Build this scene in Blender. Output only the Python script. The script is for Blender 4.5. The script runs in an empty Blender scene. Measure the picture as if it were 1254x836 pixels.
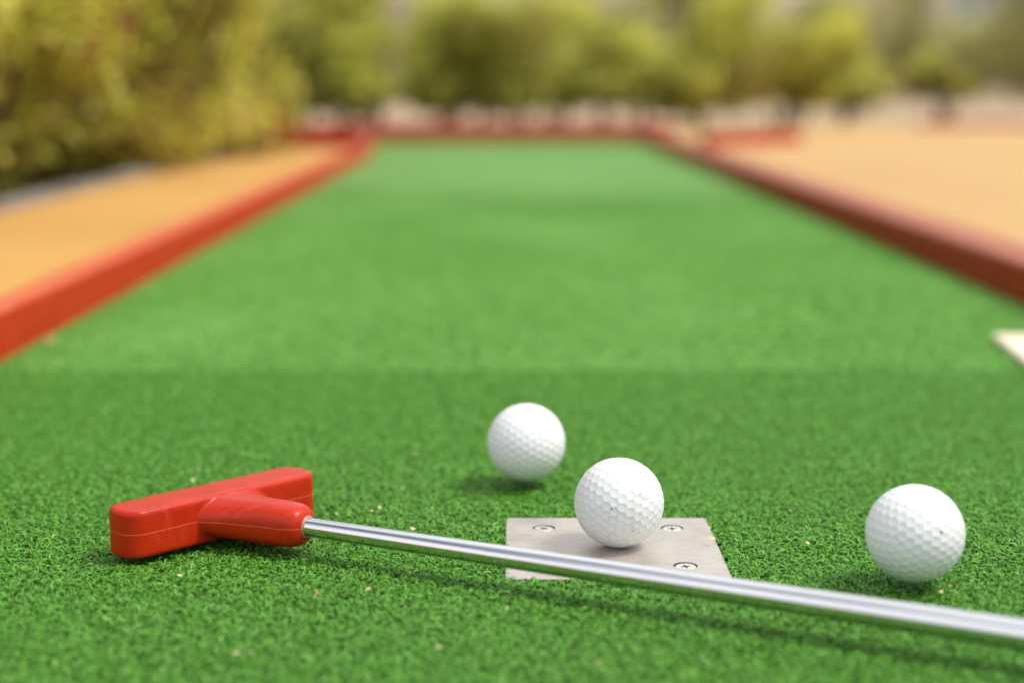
import bpy, bmesh, math, random
import numpy as np
from mathutils import Vector, Matrix, noise

random.seed(11)
rng = np.random.default_rng(11)
R = math.radians
SC = bpy.context.scene
COL = SC.collection

# ------------------------------------------------------------------ helpers
def put(name, me, mat=None, parent=None, loc=(0, 0, 0), rot=(0, 0, 0)):
    o = bpy.data.objects.new(name, me)
    COL.objects.link(o)
    o.location = loc
    o.rotation_euler = rot
    if mat and me is not None:
        me.materials.clear()
        me.materials.append(mat)
    if parent:
        o.parent = parent
    return o

def tag(o, label=None, cat=None, group=None, kind=None):
    if label: o['label'] = label
    if cat: o['category'] = cat
    if group: o['group'] = group
    if kind: o['kind'] = kind
    return o

def empty(name, loc, rz=0):
    o = bpy.data.objects.new(name, None)
    COL.objects.link(o)
    o.location = loc
    o.rotation_euler = (0, 0, rz)
    o.empty_display_size = 0.02
    return o

def mesh_bm(bm, name, smooth=None):
    me = bpy.data.meshes.new(name)
    bmesh.ops.recalc_face_normals(bm, faces=bm.faces)
    bm.to_mesh(me)
    bm.free()
    if smooth is not None:
        me.polygons.foreach_set('use_smooth', [True] * len(me.polygons))
        if smooth < 180:
            me.set_sharp_from_angle(angle=R(smooth))
    return me

def mesh_np(name, V, F, smooth=True, attrs=None):
    """V (n,3), F (m,k) all faces with k corners; attrs: dict name->(n,) float per vertex"""
    me = bpy.data.meshes.new(name)
    n, (m, k) = len(V), F.shape
    me.vertices.add(n)
    me.vertices.foreach_set('co', np.ascontiguousarray(V, dtype=np.float32).ravel())
    me.loops.add(m * k)
    me.loops.foreach_set('vertex_index', np.ascontiguousarray(F, dtype=np.int32).ravel())
    me.polygons.add(m)
    me.polygons.foreach_set('loop_start', np.arange(0, m * k, k, dtype=np.int32))
    me.polygons.foreach_set('loop_total', np.full(m, k, dtype=np.int32))
    me.polygons.foreach_set('use_smooth', np.full(m, smooth))
    for a, v in (attrs or {}).items():
        at = me.attributes.new(a, 'FLOAT', 'POINT')
        at.data.foreach_set('value', np.ascontiguousarray(v, dtype=np.float32))
    me.update(calc_edges=True)
    me.validate()
    return me

class NT:
    def __init__(s, mat):
        s.t = mat.node_tree
        s.n = s.t.nodes
    def node(s, typ, **kw):
        nd = s.n.new(typ)
        for k, v in kw.items():
            if k.startswith('i_'):
                nd.inputs[k[2:].replace('_', ' ')].default_value = v
            else:
                setattr(nd, k, v)
        return nd
    def link(s, a, b):
        s.t.links.new(a, b)
    def ramp(s, fac, stops, interp='LINEAR'):
        r = s.n.new('ShaderNodeValToRGB')
        r.color_ramp.interpolation = interp
        el = r.color_ramp.elements
        while len(el) < len(stops): el.new(0.5)
        for e, (p, c) in zip(el, stops):
            e.position = p
            e.color = (*c, 1) if len(c) == 3 else c
        s.link(fac, r.inputs['Fac'])
        return r.outputs['Color']
    def math(s, op, a, b=None, c=None, clamp=False):
        m = s.n.new('ShaderNodeMath'); m.operation = op; m.use_clamp = clamp
        for i, x in enumerate((a, b, c)):
            if x is None: continue
            if isinstance(x, (int, float)): m.inputs[i].default_value = x
            else: s.link(x, m.inputs[i])
        return m.outputs[0]
    def mix(s, fac, a, b, mode='MIX'):
        m = s.n.new('ShaderNodeMix'); m.data_type = 'RGBA'; m.blend_type = mode
        for sock, x in ((m.inputs[0], fac), (m.inputs[6], a), (m.inputs[7], b)):
            if isinstance(x, (int, float)): sock.default_value = x
            elif isinstance(x, (tuple, list)): sock.default_value = (*x, 1)
            else: s.link(x, sock)
        return m.outputs[2]
    def noise(s, vec, scale, detail=3, rough=0.55, out='Fac'):
        n = s.node('ShaderNodeTexNoise')
        n.inputs['Scale'].default_value = scale
        n.inputs['Detail'].default_value = detail
        n.inputs['Roughness'].default_value = rough
        if vec is not None: s.link(vec, n.inputs['Vector'])
        return n.outputs[out]
    def bump(s, h, strength, dist):
        b = s.n.new('ShaderNodeBump')
        b.inputs['Strength'].default_value = strength
        b.inputs['Distance'].default_value = dist
        s.link(h, b.inputs['Height'])
        return b.outputs[0]

def new_mat(name, rough=0.6, metal=0.0, col=(0.5, 0.5, 0.5), spec=0.5):
    m = bpy.data.materials.new(name)
    m.use_nodes = True
    t = NT(m)
    p = t.n['Principled BSDF']
    p.inputs['Base Color'].default_value = (*col, 1)
    p.inputs['Roughness'].default_value = rough
    p.inputs['Metallic'].default_value = metal
    p.inputs['Specular IOR Level'].default_value = spec
    co = t.node('ShaderNodeTexCoord').outputs['Object']
    return m, t, p, co

# ------------------------------------------------------------------ camera
PITCH = 8.97
H = 0.218
cam_d = bpy.data.cameras.new('camera')
cam = bpy.data.objects.new('camera', cam_d)
COL.objects.link(cam)
cam.location = (0, 0, H)
cam.rotation_euler = (R(90 - PITCH), 0, 0)
cam_d.sensor_width = 36
cam_d.lens = 2000 / 1254 * 36
cam_d.clip_start = 0.01
cam_d.clip_end = 2000
cam_d.dof.use_dof = True
cam_d.dof.focus_distance = 0.768
cam_d.dof.aperture_fstop = 3.7
cam_d.dof.aperture_blades = 0
SC.camera = cam

def at(px, py, h=0.0):
    """ground-plane survey: picture coordinates of the photo -> point at height h"""
    a = R(PITCH) + math.atan((py - 418) / 2000)
    D = (H - h) / math.tan(a)
    z = D * math.cos(R(PITCH)) + (H - h) * math.sin(R(PITCH))
    return Vector(((px - 627) / 2000 * z, D, h))

# ------------------------------------------------------------------ light
SUN_EL, SUN_AZ = 57.0, 97.0            # azimuth clockwise from +Y
w = bpy.data.worlds.new('World')
SC.world = w
w.use_nodes = True
wt = w.node_tree
sky = wt.nodes.new('ShaderNodeTexSky')
sky.sky_type = 'NISHITA'
sky.sun_disc = False
sky.sun_elevation = R(SUN_EL)
sky.sun_rotation = R(SUN_AZ)
sky.dust_density = 4.0
sky.air_density = 1.0
sky.ozone_density = 1.0
hs = wt.nodes.new('ShaderNodeHueSaturation')
hs.inputs['Saturation'].default_value = 0.5
hs.inputs['Value'].default_value = 1.0
wt.links.new(sky.outputs[0], hs.inputs['Color'])
bg = wt.nodes['Background']
tcw = wt.nodes.new('ShaderNodeTexCoord')
mpw = wt.nodes.new('ShaderNodeMapping')
mpw.inputs['Scale'].default_value = (1.0, 1.0, 2.2)
mpw.inputs['Location'].default_value = (3.1, 1.7, 0.4)
wt.links.new(tcw.outputs['Generated'], mpw.inputs['Vector'])
cl = wt.nodes.new('ShaderNodeTexNoise')
cl.inputs['Scale'].default_value = 2.1
cl.inputs['Detail'].default_value = 6
cl.inputs['Roughness'].default_value = 0.55
wt.links.new(mpw.outputs[0], cl.inputs['Vector'])
cr_ = wt.nodes.new('ShaderNodeValToRGB')
cr_.color_ramp.elements[0].position = 0.44
cr_.color_ramp.elements[1].position = 0.56
wt.links.new(cl.outputs['Fac'], cr_.inputs['Fac'])
mxw = wt.nodes.new('ShaderNodeMix'); mxw.data_type = 'RGBA'
mxw.inputs[7].default_value = (9.2, 9.35, 9.7, 1)
wt.links.new(cr_.outputs['Color'], mxw.inputs[0])
wt.links.new(hs.outputs[0], mxw.inputs[6])
wt.links.new(mxw.outputs[2], bg.inputs['Color'])
bg.inputs['Strength'].default_value = 0.15
sl = bpy.data.lights.new('sun', 'SUN')
sl.energy = 2.75
sl.angle = R(14)
sl.color = (1.0, 0.945, 0.86)
sun = bpy.data.objects.new('sun', sl)
COL.objects.link(sun)
sd = Vector((math.sin(R(SUN_AZ)) * math.cos(R(SUN_EL)), math.cos(R(SUN_AZ)) * math.cos(R(SUN_EL)), math.sin(R(SUN_EL))))
sun.rotation_euler = sd.to_track_quat('Z', 'Y').to_euler()
sun.location = sd * 5

SC.view_settings.view_transform = 'Standard'
SC.view_settings.look = 'None'
SC.view_settings.exposure = 0
SC.cycles.use_denoising = True
SC.cycles.max_bounces = 8
SC.cycles.transparent_max_bounces = 4
SC.cycles.sample_clamp_indirect = 8

# ------------------------------------------------------------------ materials
# turf blades
def turf_mat(name, dark, light, tipc):
    m, t, p, co = new_mat(name, rough=0.5, spec=0.35)
    a = t.node('ShaderNodeAttribute', attribute_name='tint').outputs['Fac']
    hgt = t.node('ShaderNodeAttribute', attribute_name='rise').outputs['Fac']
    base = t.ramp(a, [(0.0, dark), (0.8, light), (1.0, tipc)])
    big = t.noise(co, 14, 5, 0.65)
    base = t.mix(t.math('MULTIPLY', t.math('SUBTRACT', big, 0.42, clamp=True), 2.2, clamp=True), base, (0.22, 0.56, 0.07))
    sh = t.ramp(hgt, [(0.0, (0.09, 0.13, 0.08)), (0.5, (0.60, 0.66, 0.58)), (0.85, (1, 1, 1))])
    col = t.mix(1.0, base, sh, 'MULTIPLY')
    t.link(col, p.inputs['Base Color'])
    tr = t.node('ShaderNodeBsdfTranslucent')
    t.link(col, tr.inputs['Color'])
    mx = t.node('ShaderNodeMixShader'); mx.inputs[0].default_value = 0.28
    t.link(p.outputs[0], mx.inputs[1]); t.link(tr.outputs[0], mx.inputs[2])
    t.link(mx.outputs[0], t.n['Material Output'].inputs['Surface'])
    return m
M_BLADE = turf_mat('turf_blades', (0.145, 0.435, 0.038), (0.30, 0.72, 0.10), (0.47, 0.82, 0.27))

def sheet_turf(name, c0, c1, c2, bump_s):
    m, t, p, co = new_mat(name, rough=0.85, spec=0.15)
    n1 = t.noise(co, 260, 4, 0.7)
    n2 = t.noise(co, 5.5, 5, 0.6)
    mp = t.node('ShaderNodeMapping'); mp.inputs['Scale'].default_value = (0.5, 4, 1)
    t.link(co, mp.inputs['Vector'])
    n3 = t.noise(mp.outputs[0], 4.0, 3, 0.5)
    f = t.math('ADD', t.math('MULTIPLY', n2, 0.6), t.math('MULTIPLY', n3, 0.4))
    c = t.ramp(f, [(0.39, c0), (0.5, c1), (0.60, c2)])
    c = t.mix(t.math('MULTIPLY', t.math('SUBTRACT', 0.62, n1, clamp=True), 1.6, clamp=True), c, tuple(x * 0.45 for x in c0))
    t.link(c, p.inputs['Base Color'])
    p.inputs['Sheen Weight'].default_value = 0.35
    p.inputs['Sheen Roughness'].default_value = 0.5
    p.inputs['Sheen Tint'].default_value = (0.6, 0.9, 0.4, 1)
    t.link(t.bump(n1, bump_s, 0.004), p.inputs['Normal'])
    return m
M_TURF_FAR = sheet_turf('turf_far', (0.078, 0.232, 0.034), (0.112, 0.282, 0.052), (0.150, 0.328, 0.074), 0.5)
M_BLADE2 = turf_mat('turf_blades_far', (0.165, 0.44, 0.056), (0.31, 0.68, 0.125), (0.46, 0.80, 0.28))
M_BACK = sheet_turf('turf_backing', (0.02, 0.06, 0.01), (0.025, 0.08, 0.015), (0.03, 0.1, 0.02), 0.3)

# golf ball
def ball_mat(name, dirt, dots=()):
    m, t, p, co = new_mat(name, rough=0.32, spec=0.5)
    n = t.noise(co, 55, 5, 0.7)
    n2 = t.noise(co, 420, 3, 0.6)
    n3 = t.noise(co, 900, 2, 0.5)
    cav = t.node('ShaderNodeAttribute', attribute_name='dimple').outputs['Fac']
    c = t.mix(t.math('MULTIPLY', t.math('SUBTRACT', n, 0.5, clamp=True), 1.6 * dirt, clamp=True), (0.765, 0.78, 0.795), (0.56, 0.545, 0.50))
    edge = t.ramp(cav, [(0.0, (0, 0, 0)), (0.05, (1, 1, 1)), (0.16, (0, 0, 0))])
    e2 = t.math('MULTIPLY', edge, t.math('MULTIPLY', t.math('SUBTRACT', t.noise(co, 160, 3, 0.7), 0.42, clamp=True), 5.0 * dirt, clamp=True), clamp=True)
    c = t.mix(e2, c, (0.42, 0.40, 0.36))
    sp = t.math('MULTIPLY', t.math('GREATER_THAN', n2, 0.715 + 0.02 * (1 - dirt)), min(1, dirt))
    c = t.mix(t.math('MULTIPLY', sp, 0.55), c, (0.2, 0.19, 0.18))
    for (dv, rad, dc) in dots:
        vd = t.node('ShaderNodeVectorMath', operation='DISTANCE')
        t.link(co, vd.inputs[0]); vd.inputs[1].default_value = dv
        k = t.math('SUBTRACT', 1.0, t.math('DIVIDE', vd.outputs['Value'], rad), clamp=True)
        k = t.math('MULTIPLY', k, 2.2, clamp=True)
        c = t.mix(k, c, dc)
    t.link(c, p.inputs['Base Color'])
    p.inputs['Subsurface Weight'].default_value = 0.06
    p.inputs['Subsurface Radius'].default_value = (0.004, 0.004, 0.004)
    p.inputs['Subsurface Scale'].default_value = 0.3
    t.link(t.ramp(n, [(0.3, (0.26,) * 3), (0.7, (0.5,) * 3)]), p.inputs['Roughness'])
    t.link(t.bump(n3, 0.12 * dirt, 0.0002), p.inputs['Normal'])
    return m

# red plastic head
M_RED, t, p, co = new_mat('red_plastic', rough=0.31, spec=0.27)
sx = t.node('ShaderNodeSeparateXYZ'); t.link(co, sx.inputs[0])
n = t.noise(co, 60, 5, 0.65)
c = t.ramp(n, [(0.3, (0.43, 0.018, 0.003)), (0.7, (0.52, 0.028, 0.005))])
wob = t.math('MULTIPLY', t.math('SUBTRACT', t.noise(co, 90, 2), 0.5), 0.0007)
dz = t.math('ABSOLUTE', t.math('SUBTRACT', t.math('ADD', sx.outputs['Z'], wob), 0.0117))
seam = t.math('SUBTRACT', 1.0, t.math('DIVIDE', dz, 0.00032), clamp=True)
c = t.mix(t.math('MULTIPLY', seam, 0.6), c, (0.85, 0.22, 0.13))
# scuffed chalky wear on top
mp = t.node('ShaderNodeMapping'); mp.inputs['Scale'].default_value = (30, 200, 60); mp.inputs['Rotation'].default_value = (0, 0, 0.4)
t.link(co, mp.inputs['Vector'])
scr = t.noise(mp.outputs[0], 1.0, 6, 0.7)
c = t.mix(t.math('MULTIPLY', t.math('SUBTRACT', scr, 0.56, clamp=True), 1.3, clamp=True), c, (0.80, 0.14, 0.08))
t.link(c, p.inputs['Base Color'])
t.link(t.ramp(t.noise(co, 45, 1.5, 0.4), [(0.25, (0.29,) * 3), (0.75, (0.38,) * 3)]), p.inputs['Roughness'])
bm_h = t.math('ADD', t.math('MULTIPLY', seam, 1.0), t.math('MULTIPLY', t.noise(co, 200, 2, 0.5), 0.5))
t.link(t.bump(bm_h, 0.25, 0.0003), p.inputs['Normal'])
p.inputs['Subsurface Weight'].default_value = 0.0

# chrome
M_CHROME, t, p, co = new_mat('chrome', rough=0.08, metal=1.0, col=(0.68, 0.68, 0.69))
nn = t.noise(co, 120, 5, 0.7)
t.link(t.ramp(nn, [(0.35, (0.04,) * 3), (0.75, (0.15,) * 3)]), p.inputs['Roughness'])
mp = t.node('ShaderNodeMapping'); mp.inputs['Scale'].default_value = (260, 260, 5)
t.link(co, mp.inputs['Vector'])
t.link(t.bump(t.noise(mp.outputs[0], 1.0, 3, 0.5), 0.08, 0.0003), p.inputs['Normal'])

M_GLUE = new_mat('glue_ring', rough=0.45, col=(0.36, 0.22, 0.12))[0]
M_RUBBER, t, p, co = new_mat('black_rubber', rough=0.75, col=(0.02, 0.02, 0.022))
t.link(t.bump(t.noise(co, 400, 3), 0.3, 0.0005), p.inputs['Normal'])

# steel plate
M_STEEL, t, p, co = new_mat('brushed_steel_plate', rough=0.5, metal=0.55, col=(0.55, 0.5, 0.46))
n = t.noise(co, 60, 6, 0.7); n2 = t.noise(co, 500, 4, 0.7)
mp = t.node('ShaderNodeMapping'); mp.inputs['Scale'].default_value = (20, 420, 20)
t.link(co, mp.inputs['Vector']); n3 = t.noise(mp.outputs[0], 1.0, 4, 0.6)
f = t.math('ADD', t.math('MULTIPLY', n, 0.5), t.math('ADD', t.math('MULTIPLY', n2, 0.25), t.math('MULTIPLY', n3, 0.25)))
c = t.ramp(f, [(0.36, (0.40, 0.35, 0.30)), (0.5, (0.51, 0.46, 0.41)), (0.64, (0.58, 0.54, 0.49))])
c = t.mix(t.math('MULTIPLY', t.math('GREATER_THAN', t.noise(co, 260, 2), 0.73), 0.6), c, (0.2, 0.15, 0.11))
t.link(c, p.inputs['Base Color'])
t.link(t.ramp(n, [(0.3, (0.40,) * 3), (0.7, (0.58,) * 3)]), p.inputs['Roughness'])
t.link(t.bump(t.math('ADD', n3, n2), 0.12, 0.0003), p.inputs['Normal'])
M_SCREW, t, p, co = new_mat('zinc_screw', rough=0.38, metal=0.5, col=(0.55, 0.55, 0.50))
n = t.noise(co, 700, 4, 0.7)
t.link(t.ramp(n, [(0.3, (0.42, 0.41, 0.37)), (0.65, (0.74, 0.73, 0.68))]), p.inputs['Base Color'])
M_SLOT = new_mat('recess_shade_and_grime', rough=0.8, col=(0.03, 0.028, 0.024))[0]  # grime and recess shade together, put into one near-black colour

# painted timber kerbs
def kerb_mat(name, a, b, worn, top=None):
    m, t, p, co = new_mat(name, rough=0.55, spec=0.14)
    mp = t.node('ShaderNodeMapping'); mp.inputs['Scale'].default_value = (9, 1.2, 9)
    t.link(co, mp.inputs['Vector'])
    n = t.noise(mp.outputs[0], 3, 6, 0.65)
    c = t.ramp(n, [(0.3, a), (0.65, b)])
    c = t.mix(t.math('MULTIPLY', t.math('SUBTRACT', t.noise(co, 14, 6, 0.75), 0.60, clamp=True), 4, clamp=True), c, worn)
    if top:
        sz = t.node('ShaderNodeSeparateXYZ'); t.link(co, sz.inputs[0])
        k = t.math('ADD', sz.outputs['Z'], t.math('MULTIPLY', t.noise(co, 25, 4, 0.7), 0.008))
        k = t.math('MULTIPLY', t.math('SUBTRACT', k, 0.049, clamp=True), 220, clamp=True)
        c = t.mix(k, c, top)  # paler top: light falling on the upper edge, put into the colour
    t.link(c, p.inputs['Base Color'])
    t.link(t.bump(t.noise(mp.outputs[0], 30, 4), 0.3, 0.002), p.inputs['Normal'])
    return m
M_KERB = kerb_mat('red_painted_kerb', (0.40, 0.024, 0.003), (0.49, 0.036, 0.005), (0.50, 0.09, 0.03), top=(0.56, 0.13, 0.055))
M_KERB3 = kerb_mat('shaded_red_kerb', (0.26, 0.026, 0.010), (0.34, 0.036, 0.012), (0.34, 0.07, 0.03), top=(0.37, 0.13, 0.068))  # dark shaded face and lighter top are put into the paint colour
M_KERB2 = kerb_mat('dull_red_kerb', (0.36, 0.060, 0.035), (0.50, 0.09, 0.06), (0.5, 0.2, 0.14))
M_KERB4 = kerb_mat('deep_red_kerb', (0.34, 0.022, 0.010), (0.44, 0.032, 0.014), (0.42, 0.08, 0.05))
M_WOOD = new_mat('bare_wood', rough=0.7, col=(0.50, 0.27, 0.14))[0]

# orange surfacing
def orange(name, c0, c1):
  m, t, p, co = new_mat(name, rough=0.85, spec=0.2)
  n = t.noise(co, 420, 3, 0.7); n2 = t.noise(co, 2.2, 5, 0.6)
  c = t.ramp(n2, [(0.3, c0), (0.7, c1)])
  c = t.mix(t.math('MULTIPLY', t.math('SUBTRACT', 0.5, n, clamp=True), 2, clamp=True), c, (0.35, 0.17, 0.06))
  t.link(c, p.inputs['Base Color'])
  t.link(t.bump(n, 0.4, 0.003), p.inputs['Normal'])
  return m
M_ORANGE = orange('orange_rubber_surfacing', (0.52, 0.28, 0.075), (0.63, 0.36, 0.105))
M_ORANGE2 = orange('faded_orange_surfacing', (0.50, 0.31, 0.125), (0.58, 0.375, 0.165))

# beige ground
M_GROUND, t, p, co = new_mat('beige_gravel', rough=0.9, spec=0.2)
n = t.noise(co, 60, 5, 0.7); n2 = t.noise(co, 0.7, 5, 0.6)
c = t.ramp(n2, [(0.35, (0.38, 0.275, 0.17)), (0.65, (0.50, 0.38, 0.255))])
c = t.mix(t.math('MULTIPLY', t.math('SUBTRACT', 0.55, n, clamp=True), 2, clamp=True), c, (0.28, 0.2, 0.13))
t.link(c, p.inputs['Base Color'])
t.link(t.bump(n, 0.5, 0.02), p.inputs['Normal'])
M_STONE, t, p, co = new_mat('grey_edging_stone', rough=0.85)  # stone tone lowered, carrying the shade under the hedge foliage
t.link(t.ramp(t.noise(co, 40, 5, 0.7), [(0.3, (0.20, 0.17, 0.145)), (0.7, (0.31, 0.27, 0.235))]), p.inputs['Base Color'])
M_SOIL, t, p, co = new_mat('planting_soil', rough=0.95)
n = t.noise(co, 45, 5, 0.7)
t.link(t.ramp(n, [(0.3, (0.035, 0.022, 0.012)), (0.7, (0.12, 0.075, 0.04))]), p.inputs['Base Color'])
t.link(t.bump(n, 0.6, 0.02), p.inputs['Normal'])
M_CREAM, t, p, co = new_mat('cream_paint', rough=0.55)
t.link(t.ramp(t.noise(co, 30, 5, 0.7), [(0.3, (0.74, 0.63, 0.44)), (0.7, (0.84, 0.76, 0.58))]), p.inputs['Base Color'])
M_PLAIN_WALL, t, p, co = new_mat('beige_render', rough=0.9)
t.link(t.ramp(t.noise(co, 2, 4), [(0.3, (0.62, 0.54, 0.45)), (0.7, (0.74, 0.66, 0.57))]), p.inputs['Base Color'])
M_GREY_WALL, t, p, co = new_mat('grey_render', rough=0.9)
t.link(t.ramp(t.noise(co, 2, 4), [(0.3, (0.40, 0.41, 0.41)), (0.7, (0.52, 0.53, 0.53))]), p.inputs['Base Color'])
M_GLASS = new_mat('dark_window', rough=0.1, col=(0.06, 0.07, 0.08))[0]
M_ROOF = new_mat('roof_tiles', rough=0.8, col=(0.25, 0.14, 0.10))[0]
M_BARK, t, p, co = new_mat('bark', rough=0.9)
t.link(t.ramp(t.noise(co, 40, 5, 0.7), [(0.3, (0.05, 0.032, 0.02)), (0.7, (0.13, 0.085, 0.055))]), p.inputs['Base Color'])

def leaf_mat(name, stops, trans=0.35):
    m, t, p, co = new_mat(name, rough=0.5, spec=0.4)
    a = t.node('ShaderNodeAttribute', attribute_name='tint').outputs['Fac']
    c = t.ramp(a, stops)
    t.link(c, p.inputs['Base Color'])
    tr = t.node('ShaderNodeBsdfTranslucent'); t.link(c, tr.inputs['Color'])
    mx = t.node('ShaderNodeMixShader'); mx.inputs[0].default_value = trans
    t.link(p.outputs[0], mx.inputs[1]); t.link(tr.outputs[0], mx.inputs[2])
    t.link(mx.outputs[0], t.n['Material Output'].inputs['Surface'])
    return m
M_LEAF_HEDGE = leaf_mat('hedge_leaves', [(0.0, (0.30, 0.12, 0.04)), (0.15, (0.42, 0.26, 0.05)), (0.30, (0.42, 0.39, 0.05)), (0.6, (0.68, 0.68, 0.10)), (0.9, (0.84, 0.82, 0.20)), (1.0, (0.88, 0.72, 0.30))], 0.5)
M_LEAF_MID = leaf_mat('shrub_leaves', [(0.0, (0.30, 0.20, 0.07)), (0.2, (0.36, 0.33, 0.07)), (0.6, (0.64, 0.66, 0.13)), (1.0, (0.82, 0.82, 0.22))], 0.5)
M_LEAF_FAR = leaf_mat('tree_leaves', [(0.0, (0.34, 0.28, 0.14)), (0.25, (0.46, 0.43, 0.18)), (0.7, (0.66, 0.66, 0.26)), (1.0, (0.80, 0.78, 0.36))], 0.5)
M_STRAW = new_mat('dry_husk', rough=0.7, col=(0.62, 0.50, 0.28))[0]
M_REDLEAF = new_mat('dry_red_leaf', rough=0.6, col=(0.22, 0.03, 0.02))[0]
M_BROWNLEAF = new_mat('dry_brown_leaf', rough=0.6, col=(0.42, 0.16, 0.05))[0]

# ------------------------------------------------------------------ setting layout
PILE = 0.003          # top of the pile above the steel plate's surface (z = 0)
BACKZ = -0.003
def xl(y): return -0.400 - 0.005 * y      # inner faces of the two kerbs
def xr(y): return 0.519 - 0.005 * y
Y_SEAM = at(800, 450, PILE).y
Y_END = 6.15
def seam_off(x): return 0.0035 * np.sin(5.2 * x + 0.4) + 0.0012 * np.sin(23 * x)

def sheet(name, pts, z, mat, kind='structure', cuts=None):
    bm = bmesh.new()
    bm.faces.new([bm.verts.new((x, y, z)) for x, y in pts])
    o = put(name, mesh_bm(bm, name), mat)
    if o.data.polygons[0].normal.z < 0:
        o.data.flip_normals()
    o['kind'] = kind
    return o

sheet('ground', [(-900, -60), (900, -60), (900, 1500), (-900, 1500)], -0.012, M_GROUND)
YB = -0.6
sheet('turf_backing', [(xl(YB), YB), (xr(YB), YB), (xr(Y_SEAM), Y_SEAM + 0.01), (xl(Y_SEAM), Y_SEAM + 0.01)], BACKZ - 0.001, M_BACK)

# far piece of carpet: fine grid, gently undulating
def far_turf():
    nx, ny = 60, 260
    V = []; F = []
    for j in range(ny + 1):
        v = j / ny
        y = Y_SEAM + 0.0015 + (Y_END + 0.02 - Y_SEAM) * v ** 1.5
        a = xl(min(y, 5.0)) - max(0, y - 5.0) * 0.085
        b = xr(y)
        for i in range(nx + 1):
            x = a + (b - a) * i / nx
            z = -0.0006 + 0.0014 * noise.noise((x * 5, y * 2.2, 0)) + 0.0007 * noise.noise((x * 90, y * 90, 3))
            if v == 0: z = BACKZ
            V.append((x, y + float(seam_off(x)) * (1 - v) ** 40, z))
    for j in range(ny):
        for i in range(nx):
            q = j * (nx + 1) + i
            F.append((q, q + 1, q + nx + 2, q + nx + 1))
    o = put('putting_lane', mesh_np('putting_lane', np.array(V), np.array(F)), M_TURF_FAR)
    o['kind'] = 'structure'
far_turf()

# --------------------------- objects' footprints that the pile keeps clear of
P0 = Vector((-0.1677, 0.7265, 0.0022))                   # head: front edge origin
U = Vector((0.679, 0.734, 0)).normalized()
Vv = Vector((U.y, -U.x, 0))
SH = Vector((0.885, -0.465, 0)).normalized()            # shaft direction
A_END = P0 + U * 0.0590 + Vv * 0.0435
BALLS = [at(758, 615, 0.02135), at(644.5, 541.5, 0.0243), at(1120.5, 652.5, 0.0243)]
PC = [at(618, 634), at(863, 633), at(897, 705), at(620, 710.5)]
px0 = (PC[0].x + PC[3].x) / 2; px1 = (PC[1].x + PC[2].x) / 2
py1 = (PC[0].y + PC[1].y) / 2; py0 = (PC[2].y + PC[3].y) / 2
print('plate', [tuple(round(c, 4) for c in q) for q in PC], 'seam', Y_SEAM)

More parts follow.
